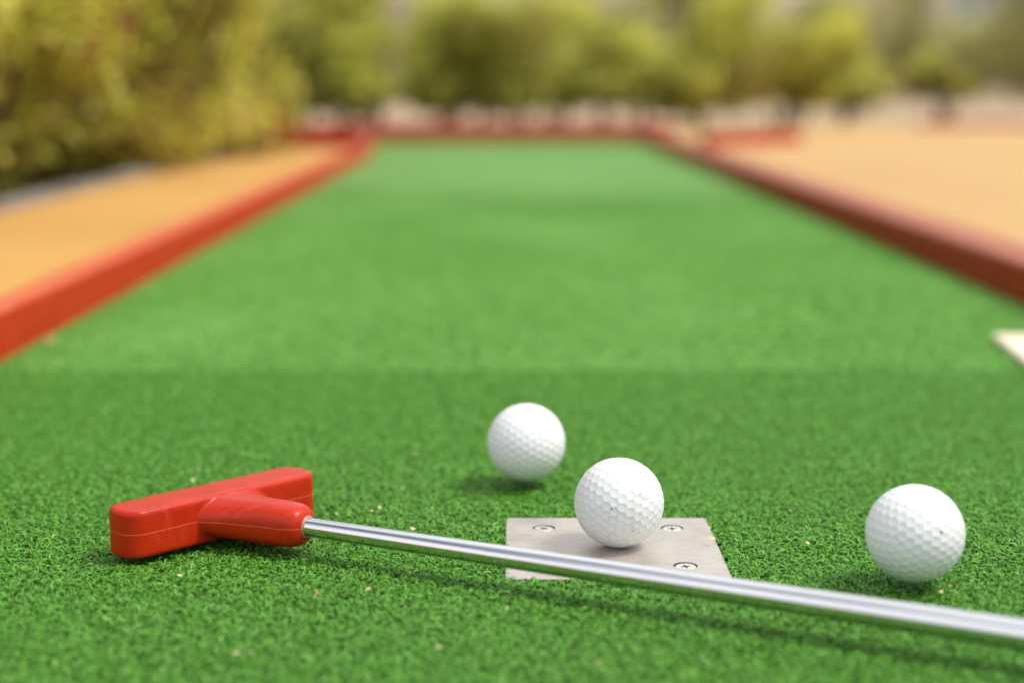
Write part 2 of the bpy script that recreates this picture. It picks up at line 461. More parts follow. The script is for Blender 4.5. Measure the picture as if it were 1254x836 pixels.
# --------------------------- near pile: individual crimped fibres
def pile(name, x0, x1, y0, y1, gap, per, wid, mat, length=1.0, clear=True, seed=3, fade=False):
    g = np.random.default_rng(seed)
    X, Y = np.meshgrid(np.arange(x0, x1, gap), np.arange(y0, y1, gap))
    X = X.ravel() + g.normal(0, gap * 0.28, X.size)
    Y = Y.ravel() + g.normal(0, gap * 0.28, Y.size)
    k = (X > xl(1) + 0.001 + 0 * X) & (X < xr(1) - 0.001)
    X, Y = X[k], Y[k]
    if fade:
        k = g.random(X.size) < np.clip((y1 - Y) / (y1 - y0) * 1.3, 0, 1)
        X, Y = X[k], Y[k]
    # tuft-scale variation
    tt = g.random(X.size)
    n = X.size * per
    bx = np.repeat(X, per) + g.normal(0, gap * 0.18, n)
    by = np.repeat(Y, per) + g.normal(0, gap * 0.18, n)
    tb = np.repeat(tt, per)
    if clear:
        k = ~((bx > px0 - 0.0003) & (bx < px1 + 0.0003) & (by > py0 - 0.0003) & (by < py1 + 0.0003))
        bx, by, tb = bx[k], by[k], tb[k]
    k = (by < Y_SEAM - 0.0015 + seam_off(bx)) if clear else (by > Y_SEAM + 0.002 + seam_off(bx))
    bx, by, tb = bx[k], by[k], tb[k]
    n = bx.size
    az = g.random(n) * 2 * math.pi
    L = (0.0064 + 0.0022 * g.random(n)) * length
    lean = g.uniform(0.1, 0.7, n)
    curl = g.uniform(1.2, 3.0, n)
    side = g.uniform(-1.6, 1.6, n)
    hs_ = np.ones(n)
    if clear:
        # pressed flat under the balls and under the putter head
        for b in BALLS[1:]:
            d = np.hypot(bx - b.x, by - b.y)
            hs_ = np.where(d < 0.008, 0.75, hs_)
        rx, ry = bx - P0.x, by - P0.y
        uu = rx * U.x + ry * U.y; vv = rx * Vv.x + ry * Vv.y
        inh = ((uu > -0.006) & (uu < 0.103) & (vv > -0.021) & (vv < -0.001)) | ((np.abs(uu - 0.046 - vv * 0.29) < 0.009) & (vv > -0.002) & (vv < 0.04))
        hs_ = np.where(inh, 0.6, hs_)
    # path of 4 points
    pts = []
    px, py, pz = bx.copy(), by.copy(), np.full(n, BACKZ)
    pts.append((px.copy(), py.copy(), pz.copy()))
    ang = lean.copy(); a = az.copy()
    for s in range(3):
        st = L / 3
        px = px + np.sin(ang) * np.cos(a) * st
        py = py + np.sin(ang) * np.sin(a) * st
        pz = pz + np.cos(ang) * st
        pts.append((px.copy(), py.copy(), pz.copy()))
        ang = ang + curl * 0.5
        a = a + side * 0.6
    W = wid * g.uniform(0.75, 1.25, n)
    V = np.empty((n, 8, 3)); rise = np.empty((n, 8))
    tw = az + math.pi / 2 + g.uniform(-0.6, 0.6, n)
    for i, (qx, qy, qz) in enumerate(pts):
        ww = W * (1.0, 1.0, 0.9, 0.45)[i] / 2
        t2 = tw + side * 0.35 * i
        dx, dy = np.cos(t2) * ww, np.sin(t2) * ww
        dz_ = np.sin(tw * 3 + i) * ww * 0.5
        zz = BACKZ + (qz - BACKZ) * hs_
        V[:, 2 * i] = np.stack([qx - dx, qy - dy, zz - dz_], 1)
        V[:, 2 * i + 1] = np.stack([qx + dx, qy + dy, zz + dz_], 1)
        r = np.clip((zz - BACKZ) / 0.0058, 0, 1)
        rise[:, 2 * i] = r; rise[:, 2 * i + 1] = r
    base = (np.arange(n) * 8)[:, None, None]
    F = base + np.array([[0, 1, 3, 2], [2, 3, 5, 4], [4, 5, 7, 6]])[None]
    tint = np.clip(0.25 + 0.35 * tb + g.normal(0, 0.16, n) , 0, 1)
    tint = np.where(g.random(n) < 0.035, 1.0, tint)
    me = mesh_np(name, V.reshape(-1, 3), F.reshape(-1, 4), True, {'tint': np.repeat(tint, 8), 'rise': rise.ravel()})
    print(name, 'blades', n)
    return me

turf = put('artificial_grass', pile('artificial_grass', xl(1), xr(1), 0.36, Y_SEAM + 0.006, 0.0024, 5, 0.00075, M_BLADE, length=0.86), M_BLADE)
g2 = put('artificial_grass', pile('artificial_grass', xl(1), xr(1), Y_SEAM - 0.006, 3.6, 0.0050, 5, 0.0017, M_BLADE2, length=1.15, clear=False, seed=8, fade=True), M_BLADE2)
tag(g2, 'short light green artificial grass pile of the carpet piece beyond the seam', 'grass', kind='stuff')
tag(turf, 'short crimped bright green artificial grass pile of the near carpet piece', 'grass', kind='stuff')

# --------------------------- kerbs
def timber(name, a, b, w, h, z0, mat, label, group=None, side=1, rnd=0.006):
    """a rounded timber from a to b (inner face line), width w to the side, top at z0+h"""
    a = Vector((a[0], a[1], 0)); b = Vector((b[0], b[1], 0))
    d = (b - a); L = d.length; ang = math.atan2(d.y, d.x)
    bm = bmesh.new()
    seg = max(2, int(L / 0.05))
    for i in range(seg):
        pass
    ring = []
    prof = []
    ww = w * side
    def arc(cx, cz, a0, a1):
        return [(cx + rnd * math.cos(t_) * side, cz + rnd * math.sin(t_)) for t_ in [a0 + (a1 - a0) * k / 4 for k in range(5)]]
    prof = [(0, 0)] + arc(rnd * side, h - rnd, math.pi, math.pi / 2) + arc(ww - rnd * side, h - rnd, math.pi / 2, 0) + [(ww, 0)]
    rows = []
    for i in range(seg + 1):
        s = L * i / seg
        row = []
        for (o_, z_) in prof:
            j = noise.noise((s * 6, o_ * 30, z_ * 30)) * 0.0009 if z_ > 0 else 0
            row.append(bm.verts.new((s, o_ + j, z_ + (j * 0.8 if z_ > 0 else 0))))
        rows.append(row)
    for i in range(seg):
        for k in range(len(prof) - 1):
            bm.faces.new((rows[i][k], rows[i + 1][k], rows[i + 1][k + 1], rows[i][k + 1]))
    for r in (rows[0], rows[-1]):
        bm.faces.new(r)
    o = put(name, mesh_bm(bm, name, 40), mat, None, (a.x, a.y, z0), (0, 0, ang))
    tag(o, label, 'kerb', group)
    return o

def flake_early(sz):
    bm = bmesh.new()
    rr = random.Random(5)
    vs = [bm.verts.new((sz * rr.uniform(0.6, 1.2) * math.cos(k), sz * 0.6 * math.sin(k) * rr.uniform(0.7, 1.1), sz * rr.uniform(-.2, .2))) for k in (0, 0.9, 1.9, 2.9, 3.9, 5.1)]
    c = bm.verts.new((0, 0, sz * 0.3))
    for i in range(6): bm.faces.new((c, vs[i], vs[(i + 1) % 6]))
    return mesh_bm(bm, 'wood_chip', 180)
KH = 0.050; KZ = -0.009     # top at z = 0.041
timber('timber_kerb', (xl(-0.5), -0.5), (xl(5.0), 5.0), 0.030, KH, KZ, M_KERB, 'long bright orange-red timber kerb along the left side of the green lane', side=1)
timber('timber_kerb', (xl(5.0) - 0.001, 5.003), (-0.52, 6.13), 0.030, KH, KZ, M_KERB2, 'short red kerb flaring outward at the far left corner of the lane', side=1)
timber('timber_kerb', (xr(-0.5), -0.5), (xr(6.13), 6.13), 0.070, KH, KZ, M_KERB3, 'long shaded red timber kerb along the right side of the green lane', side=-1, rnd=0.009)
timber('timber_kerb', (-0.60, 6.15), (0.60, 6.15), 0.06, 0.078, KZ, M_KERB2, 'dull red kerb closing the far end of the green lane', side=1)
timber('timber_kerb', (-0.84, 4.66), (-0.458, 4.66), 0.05, 0.108, KZ, M_KERB4, 'raised red kerb crossing the end of the narrow left orange strip', side=1)
timber('timber_kerb', (0.580, 4.74), (0.88, 5.00), 0.05, 0.082, KZ, M_KERB4, 'short red kerb on the orange paving beside the far right lane corner', side=1)

# wood splinter showing on the left kerb
sp = at(55, 412, 0.010)

o = put('wood_chip', flake_early(0.0045), M_WOOD, None, (sp.x + 0.004, sp.y, 0.007), (0.9, 0.2, 0.6))
tag(o, 'small pale wood splinter at the foot of the left red kerb', 'wood chip')
# orange surfacing
OZ = 0.037
sheet('orange_path', [(xl(-0.5) - 0.0305, -0.5), (xl(4.65) - 0.0305, 4.65), (-0.67, 4.65), (-0.735, 3.0), (-0.725, 2.0), (-0.72, -0.5)], OZ, M_ORANGE)
bm = bmesh.new()
def slab(pts, z0, z1):
    v0 = [bm.verts.new((x, y, z0)) for x, y in pts]; v1 = [bm.verts.new((x, y, z1)) for x, y in pts]
    bm.faces.new(v1); bm.faces.new(v0[::-1])
    for i in range(len(pts)):
        j = (i + 1) % len(pts)
        bm.faces.new((v0[i], v0[j], v1[j], v1[i]))
slab([(xr(-0.5) + 0.0705, -0.5), (8.0, -0.5), (8.0, 7.4), (0.62, 7.2), (xr(6.2) + 0.0705, 6.0)], -0.011, OZ)
o = put('orange_paving', mesh_bm(bm, 'orange_paving'), M_ORANGE2); o['kind'] = 'structure'
# raised gravel plateau beyond the lane so far ground meets paving level
sheet('gravel_ground', [(-60, 7.55), (60, 7.55), (60, 60), (-60, 60)], 0.020, M_GROUND)
sheet('planting_bed', [(-6, 1.0), (-0.79, 1.0), (-0.79, 4.65), (-0.79, 4.715), (-0.51, 4.72), (-0.60, 6.25), (-6, 6.25)], 0.012, M_SOIL)
sheet('planting_bed', [(-3.2, 6.26), (1.2, 6.26), (1.2, 7.0), (-3.2, 7.0)], 0.016, M_SOIL)

# grey edging stones between path and hedge
k = 0
y = 1.55
def edging_mesh(L, s):
    bm = bmesh.new()
    bmesh.ops.create_cube(bm, size=1)
    for v in bm.verts:
        v.co = Vector((v.co.x * 0.055, v.co.y * L, (v.co.z + 0.5) * 0.05))
    bmesh.ops.bevel(bm, geom=bm.edges[:], offset=0.006, segments=2, affect='EDGES')
    bmesh.ops.subdivide_edges(bm, edges=bm.edges[:], cuts=2)
    for v in bm.verts:
        v.co += Vector((1, 1, 1)) * noise.noise(v.co * 30 + Vector((s, 0, 0))) * 0.003
    return mesh_bm(bm, 'edging_stone', 50)
while y < 4.2:
    L = random.uniform(0.32, 0.42)
    x = -0.753 + (0.05 if y > 3.6 else 0) * (y - 3.6)
    o = put('edging_stone', edging_mesh(L, k), M_STONE, None, (x, y + L / 2, -0.006), (0, 0, random.uniform(-0.02, 0.02)))
    tag(o, 'grey stone edging block between the left orange strip and the hedge', 'edging stone', 'grey edging stones along the hedge')
    y += L + 0.008; k += 1

# cream board at the right
o = empty('cream_board', (0.4378, 1.218, PILE - 0.002), R(-6.1))
bm = bmesh.new(); bmesh.ops.create_cube(bm, size=1)
for v in bm.verts: v.co = Vector((v.co.x * 0.088, v.co.y * 0.32, (v.co.z + 0.5) * 0.006))
bmesh.ops.bevel(bm, geom=bm.edges[:], offset=0.001, segments=2, affect='EDGES')
put('board', mesh_bm(bm, 'board', 40), M_CREAM, o)
tag(o, 'thin cream painted board lying on the turf against the right kerb', 'board')

# ------------------------------------------------------------------ golf balls
def golf_mesh():
    Rb = 0.02135
    bm = bmesh.new()
    bmesh.ops.create_icosphere(bm, subdivisions=1, radius=1.0)
    bm.verts.ensure_lookup_table()
    ico = [v.co.normalized() for v in bm.verts]
    tris = [[v.index for v in f.verts] for f in bm.faces]
    bm.free()
    cs = set(); T = 6
    cen = []
    for a, b, c in tris:
        A, B, C = ico[a], ico[b], ico[c]
        for i in range(T + 1):
            for j in range(T + 1 - i):
                kk = T - i - j
                # equal-angle-ish spacing
                def g(q): return math.sin(q / T * 1.107 ) / 1.0
                v = (A * (i) + B * (j) + C * (kk)).normalized()
                # spread towards the icosahedron corners
                key = (round(v.x, 4), round(v.y, 4), round(v.z, 4))
                if key not in cs:
                    cs.add(key); cen.append(v)
    cen = np.array(cen)
    for it in range(30):                     # relax for even spacing
        d = cen[:, None] - cen[None]
        r2 = (d ** 2).sum(2) + np.eye(len(cen))
        f = (d / r2[..., None] ** 2.5).sum(1)
        f -= (f * cen).sum(1)[:, None] * cen
        step = 0.02 / (np.linalg.norm(f, axis=1).max() + 1e-9)
        cen = cen + f * step * 0.3
        cen /= np.linalg.norm(cen, axis=1)[:, None]
    bm = bmesh.new()
    bmesh.ops.create_icosphere(bm, subdivisions=8, radius=1.0)
    me = bpy.data.meshes.new('golf_ball')
    bm.to_mesh(me); bm.free()
    co = np.empty(len(me.vertices) * 3); me.vertices.foreach_get('co', co); co = co.reshape(-1, 3)
    co /= np.linalg.norm(co, axis=1)[:, None]
    best = np.full(len(co), -1.0)
    for s in range(0, len(co), 20000):
        best[s:s + 20000] = (co[s:s + 20000] @ cen.T).max(1)
    ang = np.arccos(np.clip(best, -1, 1))
    rd = 0.098
    q = np.clip(1 - (ang / rd) ** 2, 0, 1)
    depth = 0.00028 * (q ** 0.85)
    out = co * (Rb - depth)[:, None]
    me.vertices.foreach_set('co', out.ravel())
    a = me.attributes.new('dimple', 'FLOAT', 'POINT'); a.data.foreach_set('value', q.astype(np.float32))
    me.polygons.foreach_set('use_smooth', [True] * len(me.polygons))
    me.update()
    print('dimples', len(cen), 'verts', len(co))
    return me
gm = golf_mesh()
rots = [(0.35, 0.5, 0.9), (1.1, 0.3, 0.2), (0.2, 1.0, 2.1)]
labs = ['scuffed white golf ball resting on the steel plate, nearest the middle',
        'clean white golf ball alone on the turf behind the steel plate, farthest away',
        'white golf ball with a tiny dark dot, on the turf at the right']
def local_dot(rot, wdir, r=0.0211):
    m = Matrix.Rotation(0, 3, 'X')
    from mathutils import Euler
    e = Euler(rot).to_matrix()
    return tuple(e.inverted() @ (Vector(wdir).normalized() * r))
mats = [ball_mat('worn_ball', 1.0, [(local_dot(rots[0], (-0.22, -0.95, 0.10)), 0.0005, (0.05, 0.05, 0.05)),
                                   (local_dot(rots[0], (0.42, -0.85, 0.42)), 0.0009, (0.45, 0.43, 0.4)),
                                   (local_dot(rots[0], (0.48, -0.83, 0.33)), 0.0012, (0.62, 0.6, 0.57)),
                                   (local_dot(rots[0], (0.28, -0.93, -0.45)), 0.0006, (0.25, 0.15, 0.1))]),
        ball_mat('clean_ball', 0.15),
        ball_mat('dotted_ball', 0.15, [(local_dot(rots[2], (0.30, -0.93, 0.28)), 0.0010, (0.12, 0.05, 0.06))])]
for i, (c, r, l, m) in enumerate(zip(BALLS, rots, labs, mats)):
    me = gm if i == 0 else gm.copy()
    o = put('golf_ball', me, m, None, c, r)
    tag(o, l, 'golf ball')

# ------------------------------------------------------------------ steel plate with screws
PW, PD, PT = px1 - px0, py1 - py0, 0.0028
plate = empty('steel_plate', ((px0 + px1) / 2, (py0 + py1) / 2, -PT))
tag(plate, 'square beige-grey steel tee plate screwed into the turf under a golf ball', 'plate')
def circ(cx, cy, r, n=40): return [(cx + r * math.cos(2 * math.pi * i / n), cy + r * math.sin(2 * math.pi * i / n)) for i in range(n)]
HR = 0.0056
inx, iny = PW / 2 - 0.0190, PD / 2 - 0.0195
holes = [(-inx, iny), (inx, iny), (inx, -iny), (-inx, -iny)]
def holed(outer, inners, z):
    bm = bmesh.new()
    allE = []
    loops = []
    for lp in [outer] + inners:
        vs = [bm.verts.new((x, y, z)) for x, y in lp]
        loops.append(vs)
        for i in range(len(vs)):
            allE.append(bm.edges.new((vs[i], vs[(i + 1) % len(vs)])))
    bmesh.ops.triangle_fill(bm, use_beauty=True, use_dissolve=False, edges=allE)
    return bm, loops
def rrect(hw, hd, r, n=5):
    o = []
    for cx, cy, a0 in ((hw - r, hd - r, 0), (-hw + r, hd - r, 90), (-hw + r, -hd + r, 180), (hw - r, -hd + r, 270)):
        for i in range(n + 1):
            a = R(a0 + 90 * i / n)
            o.append((cx + r * math.cos(a), cy + r * math.sin(a)))
    return o
bm, loops = holed(rrect(PW / 2 - 0.0005, PD / 2 - 0.0005, 0.0022), [circ(x, y, HR) for x, y in holes], PT)
# outer chamfer and wall
ol = loops[0]
o1 = [bm.verts.new((x, y, PT - 0.0004)) for x, y in rrect(PW / 2, PD / 2, 0.0025)]
o2 = [bm.verts.new((v.co.x, v.co.y, 0.0)) for v in o1]
for A, B in ((ol, o1), (o1, o2)):
    for i in range(len(A)):
        j = (i + 1) % len(A)
        bm.faces.new((A[i], A[j], B[j], B[i]))
for (hx, hy), lp in zip(holes, loops[1:]):
    lo = [bm.verts.new((hx + (v.co.x - hx) * 0.62, hy + (v.co.y - hy) * 0.62, 0.0004)) for v in lp]
    for i in range(len(lp)):
        j = (i + 1) % len(lp)
        bm.faces.new((lp[i], lp[j], lo[j], lo[i]))
    bm.faces.new(lo)
sheet_me = mesh_bm(bm, 'plate_sheet', 25)
put('plate_sheet', sheet_me, M_STEEL, plate)
sheet_me.materials.append(M_SLOT)
for f in sheet_me.polygons:
    if min(sheet_me.vertices[k].co.z for k in f.vertices) > 0.0003 and f.center.z < PT - 0.0006: f.material_index = 1  # countersink walls: ring of shade and grime set as colour

def screw_mesh():
    r = 0.0049
    def cross(a, b, rot):
        pts = [(b, a), (a, a), (a, b), (-a, b), (-a, a), (-b, a), (-b, -a), (-a, -a), (-a, -b), (a, -b), (a, -a), (b, -a)]
        return pts
    cr = cross(0.00055, 0.0024, 0)
    bm, loops = holed(circ(0, 0, r * 0.93, 36), [cr], 0.0)
    out = [bm.verts.new((x, y, -0.0003)) for x, y in circ(0, 0, r, 36)]
    low = [bm.verts.new((x * 0.5, y * 0.5, -0.002)) for x, y in circ(0, 0, r, 36)]
    for A, B in ((loops[0], out), (out, low)):
        for i in range(36):
            j = (i + 1) % 36
            bm.faces.new((A[i], A[j], B[j], B[i]))
    me = mesh_bm(bm, 'screw', 30)
    bm = bmesh.new()
    lo = [bm.verts.new((x * 0.5, y * 0.5, -0.0012)) for x, y in cr]
    hi = [bm.verts.new((x, y, -0.00003)) for x, y in cr]
    for i in range(12):
        j = (i + 1) % 12
        bm.faces.new((hi[i], hi[j], lo[j], lo[i]))
    bm.faces.new(lo)
    return me, mesh_bm(bm, 'cross_recess')
sm, rm = screw_mesh()
for i, (hx, hy) in enumerate(holes):
    s = put('screw', sm, M_SCREW, plate, (hx, hy, PT - 0.00015 - 0.0001 * i), (R(random.uniform(-2, 2)), R(random.uniform(-2, 2)), random.uniform(0, 1.5)))
    put('cross_recess', rm, M_SLOT, s)

# ------------------------------------------------------------------ putter
HZ0, HH = 0.0, 0.0228
putter = empty('putter', P0)
tag(putter, 'putter with red plastic head and chrome shaft lying across the turf', 'putter')
Mloc = Matrix(((U.x, Vv.x, 0), (U.y, Vv.y, 0), (0, 0, 1)))      # (u,v,z) -> local x,y,z
def head_mesh():
    bm = bmesh.new()
    # bar: rounded slab, loft of rounded rectangles
    u0, u1, v0, v1 = -0.0085, 0.1045, -0.0235, 0.0
    cu, cv = (u0 + u1) / 2, (v0 + v1) / 2
    hw, hd = (u1 - u0) / 2, (v1 - v0) / 2
    br = 0.0022
    rings = []
    zs = [(0.0, br), (br * 0.3, br * 0.42), (br, 0.0), (HH - br, 0.0), (HH - br * 0.3, br * 0.42 * 0.7), (HH, br)]
    zs = []
    for k in range(5):
        a = k / 4 * math.pi / 2
        zs.append((br - br * math.cos(a), br - br * math.sin(a)))
    zs += [(HH - z, i) for z, i in reversed(zs)]
    for z, ins in zs:
        ring = [bm.verts.new((cu + x, cv + y_, z)) for x, y_ in rrect(hw - ins, hd - ins, 0.0092 - ins, 8)]
        rings.append(ring)
    for A, B in zip(rings[:-1], rings[1:]):
        for i in range(len(A)):
            j = (i + 1) % len(A)
            bm.faces.new((A[i], A[j], B[j], B[i]))
    bm.faces.new(rings[0]); bm.faces.new(rings[-1])
    # arm
    secs = []
    #        t (along arm), half width, half height
    prof = [(-0.012, 0.0260, 0.0096), (-0.004, 0.0235, 0.0100), (0.000, 0.0212, 0.0103), (0.004, 0.0188, 0.0104), (0.009, 0.0162, 0.0104),
            (0.015, 0.0140, 0.0104), (0.022, 0.0124, 0.0104), (0.029, 0.0115, 0.0105), (0.0345, 0.0111, 0.0104), (0.0385, 0.0107, 0.0101), (0.0415, 0.0098, 0.0094),
            (0.0436, 0.0084, 0.0081), (0.0448, 0.0064, 0.0064), (0.0452, 0.0050, 0.0050)]
    N = 48
    last = None
    d = Vector((U.dot(SH), Vv.dot(SH), 0)).normalized()
    base = Vector((0.0590, 0.0435, 0)) - d * 0.0450
    for t_, hw_, hh_ in prof:
        k = min(1, max(0, t_ / 0.02))
        c = base + d * t_ + Vector((0.0022 * (1 - k), 0, 0))
        # section normal blends from bar normal (v) to arm direction
        dd = (Vector((0, 1, 0)) * (1 - k) + d * k).normalized()
        sdir = Vector((dd.y, -dd.x, 0))
        nexp = 2.1 + 0.4 * min(1, max(0, t_ / 0.02))
        ring = []
        for i in range(N):
            a = 2 * math.pi * i / N
            ca, sa = math.cos(a), math.sin(a)
            x = math.copysign(abs(ca) ** (2 / nexp), ca) * hw_
            z = math.copysign(abs(sa) ** (2 / nexp), sa) * hh_
            p_ = c + sdir * x
            ring.append(bm.verts.new((p_.x, p_.y, 0.0114 + z)))
        if last:
            for i in range(N):
                j = (i + 1) % N
                bm.faces.new((last[i], last[j], ring[j], ring[i]))
        else:
            bm.faces.new(ring)
        last = ring
    bm.faces.new(last)
    bmesh.ops.recalc_face_normals(bm, faces=bm.faces)
    for v in bm.verts:
        v.co = Mloc @ v.co
    me = mesh_bm(bm, 'head_raw')
    o = bpy.data.objects.new('tmp', me); COL.objects.link(o)
    r = o.modifiers.new('r', 'REMESH'); r.mode = 'VOXEL'; r.voxel_size = 0.00045
    s = o.modifiers.new('s', 'SMOOTH'); s.iterations = 42; s.factor = 0.5
    dg = bpy.context.evaluated_depsgraph_get()
    out = bpy.data.meshes.new_from_object(o.evaluated_get(dg))
    bpy.data.objects.remove(o)
    out.polygons.foreach_set('use_smooth', [True] * len(out.polygons))
    out.name = 'putter_head'
    print('head verts', len(out.vertices))
    return out
put('head', head_mesh(), M_RED, putter)

def lathe(rs, n=48):
    """rs: list of (z, r) along +Z"""
    bm = bmesh.new(); last = None
    for z, r in rs:
        ring = [bm.verts.new((r * math.cos(2 * math.pi * i / n), r * math.sin(2 * math.pi * i / n), z)) for i in range(n)]
        if last:
            for i in range(n):
                j = (i + 1) % n
                bm.faces.new((last[i], last[j], ring[j], ring[i]))
        else: bm.faces.new(ring[::-1])
        last = ring
    bm.faces.new(last)
    return mesh_bm(bm, 'lathe', 35)
s_loc = A_END - P0 + Vector((0, 0, 0.0114))
s_rot = SH.to_track_quat('Z', 'Y').to_euler()
def tr(t_): return float(np.interp(t_, [-0.01, 0.02, 0.185, 0.33, 0.42], [0.00448, 0.00455, 0.00512, 0.0061, 0.0065]))
shaft = put('shaft', lathe([(-0.01, tr(0))] + [(k * 0.02, tr(k * 0.02)) for k in range(0, 22)]), M_CHROME, putter, s_loc, s_rot)
put('glue_ring', lathe([(-0.001, 0.0048), (0.0002, 0.0054), (0.0006, 0.0052), (0.0011, 0.0046)]), M_GLUE, putter, s_loc, s_rot)
put('grip', lathe([(0.400, 0.0063), (0.402, 0.0082), (0.43, 0.0087), (0.55, 0.0108), (0.63, 0.0120), (0.640, 0.0118), (0.643, 0.0100)]), M_RUBBER, putter, s_loc + Vector((0, 0, 0.0)), s_rot)

# ------------------------------------------------------------------ litter
def flake(sz, s):
    bm = bmesh.new()
    n = 7
    c = bm.verts.new((0, 0, sz * 0.25))
    vs = []
    for i in range(n):
        a = 2 * math.pi * i / n
        r = sz * (0.55 + 0.35 * random.random())
        vs.append(bm.verts.new((r * math.cos(a), r * 0.6 * math.sin(a), sz * random.uniform(-0.12, 0.18))))
    for i in range(n):
        bm.faces.new((c, vs[i], vs[(i + 1) % n]))
    me = mesh_bm(bm, 'fleck', 180)
    return me
pale = [(155, 585), (236, 588), (243, 575), (420, 578), (305, 538), (535, 520), (508, 556), (968, 626), (990, 623), (989, 665), (1134, 776), (1148, 790),
        (1152, 725), (1164, 718), (465, 622), (493, 663), (505, 648), (455, 626), (220, 705), (412, 630), (496, 744), (538, 793), (620, 745), (640, 712), (868, 647), (872, 660), (1073, 580), (1163, 550),
        (451, 721), (308, 799), (289, 800), (732, 812), (1068, 660), (90, 612), (60, 560), (1000, 540), (880, 510), (700, 470), (830, 560)]
for i, (x_, y_) in enumerate(pale):
    p_ = at(x_, y_, PILE)
    sz = random.uniform(0.0011, 0.0024)
    o = put('dry_husk', flake(sz, i), M_STRAW, None, p_ + Vector((0, 0, 0.0004)), (random.uniform(-.4, .4), random.uniform(-.4, .4), random.random() * 6))
    tag(o, 'tiny pale straw-coloured husk caught on the green turf', 'husk', 'pale dry husks on the turf')
for (x_, y_, sz, m, l) in ((198, 702, 0.0023, M_REDLEAF, 'tiny dark red leaf scrap on the turf below the putter head'),
                           (389, 728, 0.0019, M_BROWNLEAF, 'tiny orange-brown leaf scrap on the turf between the shaft and the lower edge'),
                           (502, 703, 0.0016, M_BROWNLEAF, 'tiny brown leaf scrap on the turf in the shadow of the chrome shaft')):
    o = put('leaf_scrap', flake(sz, 0), m, None, at(x_, y_, PILE) + Vector((0, 0, 0.001)), (0.9, 0.3, random.random() * 6))
    tag(o, l, 'leaf scrap')

# ------------------------------------------------------------------ vegetation
def crown_mesh(name, blobs, n, leaf, seed, warm=0.0, flat=0.6, pal=0.0):
    """leaves on and inside a set of ellipsoid blobs ((x,y,z),(rx,ry,rz))"""
    g = np.random.default_rng(seed)
    vol = np.array([b[1][0] * b[1][1] * b[1][2] for b in blobs]) ** 0.67
    pick = g.choice(len(blobs), n, p=vol / vol.sum())
    C = np.array([b[0] for b in blobs])[pick]; S = np.array([b[1] for b in blobs])[pick]
    d = g.normal(size=(n, 3)); d /= np.linalg.norm(d, axis=1)[:, None]
    rr = (0.6 + 0.5 * g.random(n) ** 0.7)[:, None]
    P = C + d * S * rr
    bt = g.normal(0, 0.14, len(blobs))[pick]
    # clumps: pull the leaves to sprays
    nc = max(6, n // 45)
    cc = P[g.choice(n, nc)]
    ci = g.integers(0, nc, n)
    # nearest of 6 random clumps
    best = None; bd = None
    for _ in range(8):
        j = g.integers(0, nc, n)
        dd = np.linalg.norm(P - cc[j], axis=1)
        if best is None: best, bd = j, dd
        else:
            m_ = dd < bd; best = np.where(m_, j, best); bd = np.where(m_, dd, bd)
    pull = g.random(n)[:, None] * 0.55
    P = P + (cc[best] - P) * pull
    ct = g.normal(0, 0.2, nc)[best]
    a = g.normal(size=(n, 3)); a /= np.linalg.norm(a, axis=1)[:, None]
    up = np.array([0, 0, 1.0])
    nrm = a * 0.7 + d * 0.5 + up * 0.7; nrm /= np.linalg.norm(nrm, axis=1)[:, None]
    e1 = np.cross(nrm, g.normal(size=(n, 3))); e1 /= np.linalg.norm(e1, axis=1)[:, None]
    e2 = np.cross(nrm, e1)
    L = (leaf * g.uniform(0.6, 1.25, n))[:, None]; W = L * 0.26
    V = np.empty((n, 6, 3))
    V[:, 0] = P - e1 * L * 0.5
    V[:, 1] = P - e1 * L * 0.12 + e2 * W + nrm * W * 0.4
    V[:, 2] = P + e1 * L * 0.22 + e2 * W * 0.8 + nrm * W * 0.3
    V[:, 3] = P + e1 * L * 0.5 - nrm * L * 0.12
    V[:, 4] = P + e1 * L * 0.22 - e2 * W * 0.8 + nrm * W * 0.3
    V[:, 5] = P - e1 * L * 0.12 - e2 * W + nrm * W * 0.4
    base = (np.arange(n) * 6)[:, None, None]
    F = base + np.array([[0, 1, 2, 3], [0, 3, 4, 5]])[None]
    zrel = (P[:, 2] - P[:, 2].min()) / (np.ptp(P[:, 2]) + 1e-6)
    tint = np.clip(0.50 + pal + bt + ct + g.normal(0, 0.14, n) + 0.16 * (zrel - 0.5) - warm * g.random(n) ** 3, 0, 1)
    return mesh_np(name, V.reshape(-1, 3), F.reshape(-1, 4), False, {'tint': np.repeat(tint, 6)})

def skin_branch(pts, bm, n=7):
    """pts: list of (Vector, radius)"""
    last = None
    for i, (c, r) in enumerate(pts):
        nx = pts[min(i + 1, len(pts) - 1)][0] - pts[max(i - 1, 0)][0]
        q = nx.to_track_quat('Z', 'Y')
        ring = [bm.verts.new(c + q @ Vector((r * math.cos(6.2832 * k / n), r * math.sin(6.2832 * k / n), 0))) for k in range(n)]
        if last:
            for k in range(n):
                bm.faces.new((last[k], last[(k + 1) % n], ring[(k + 1) % n], ring[k]))
        last = ring

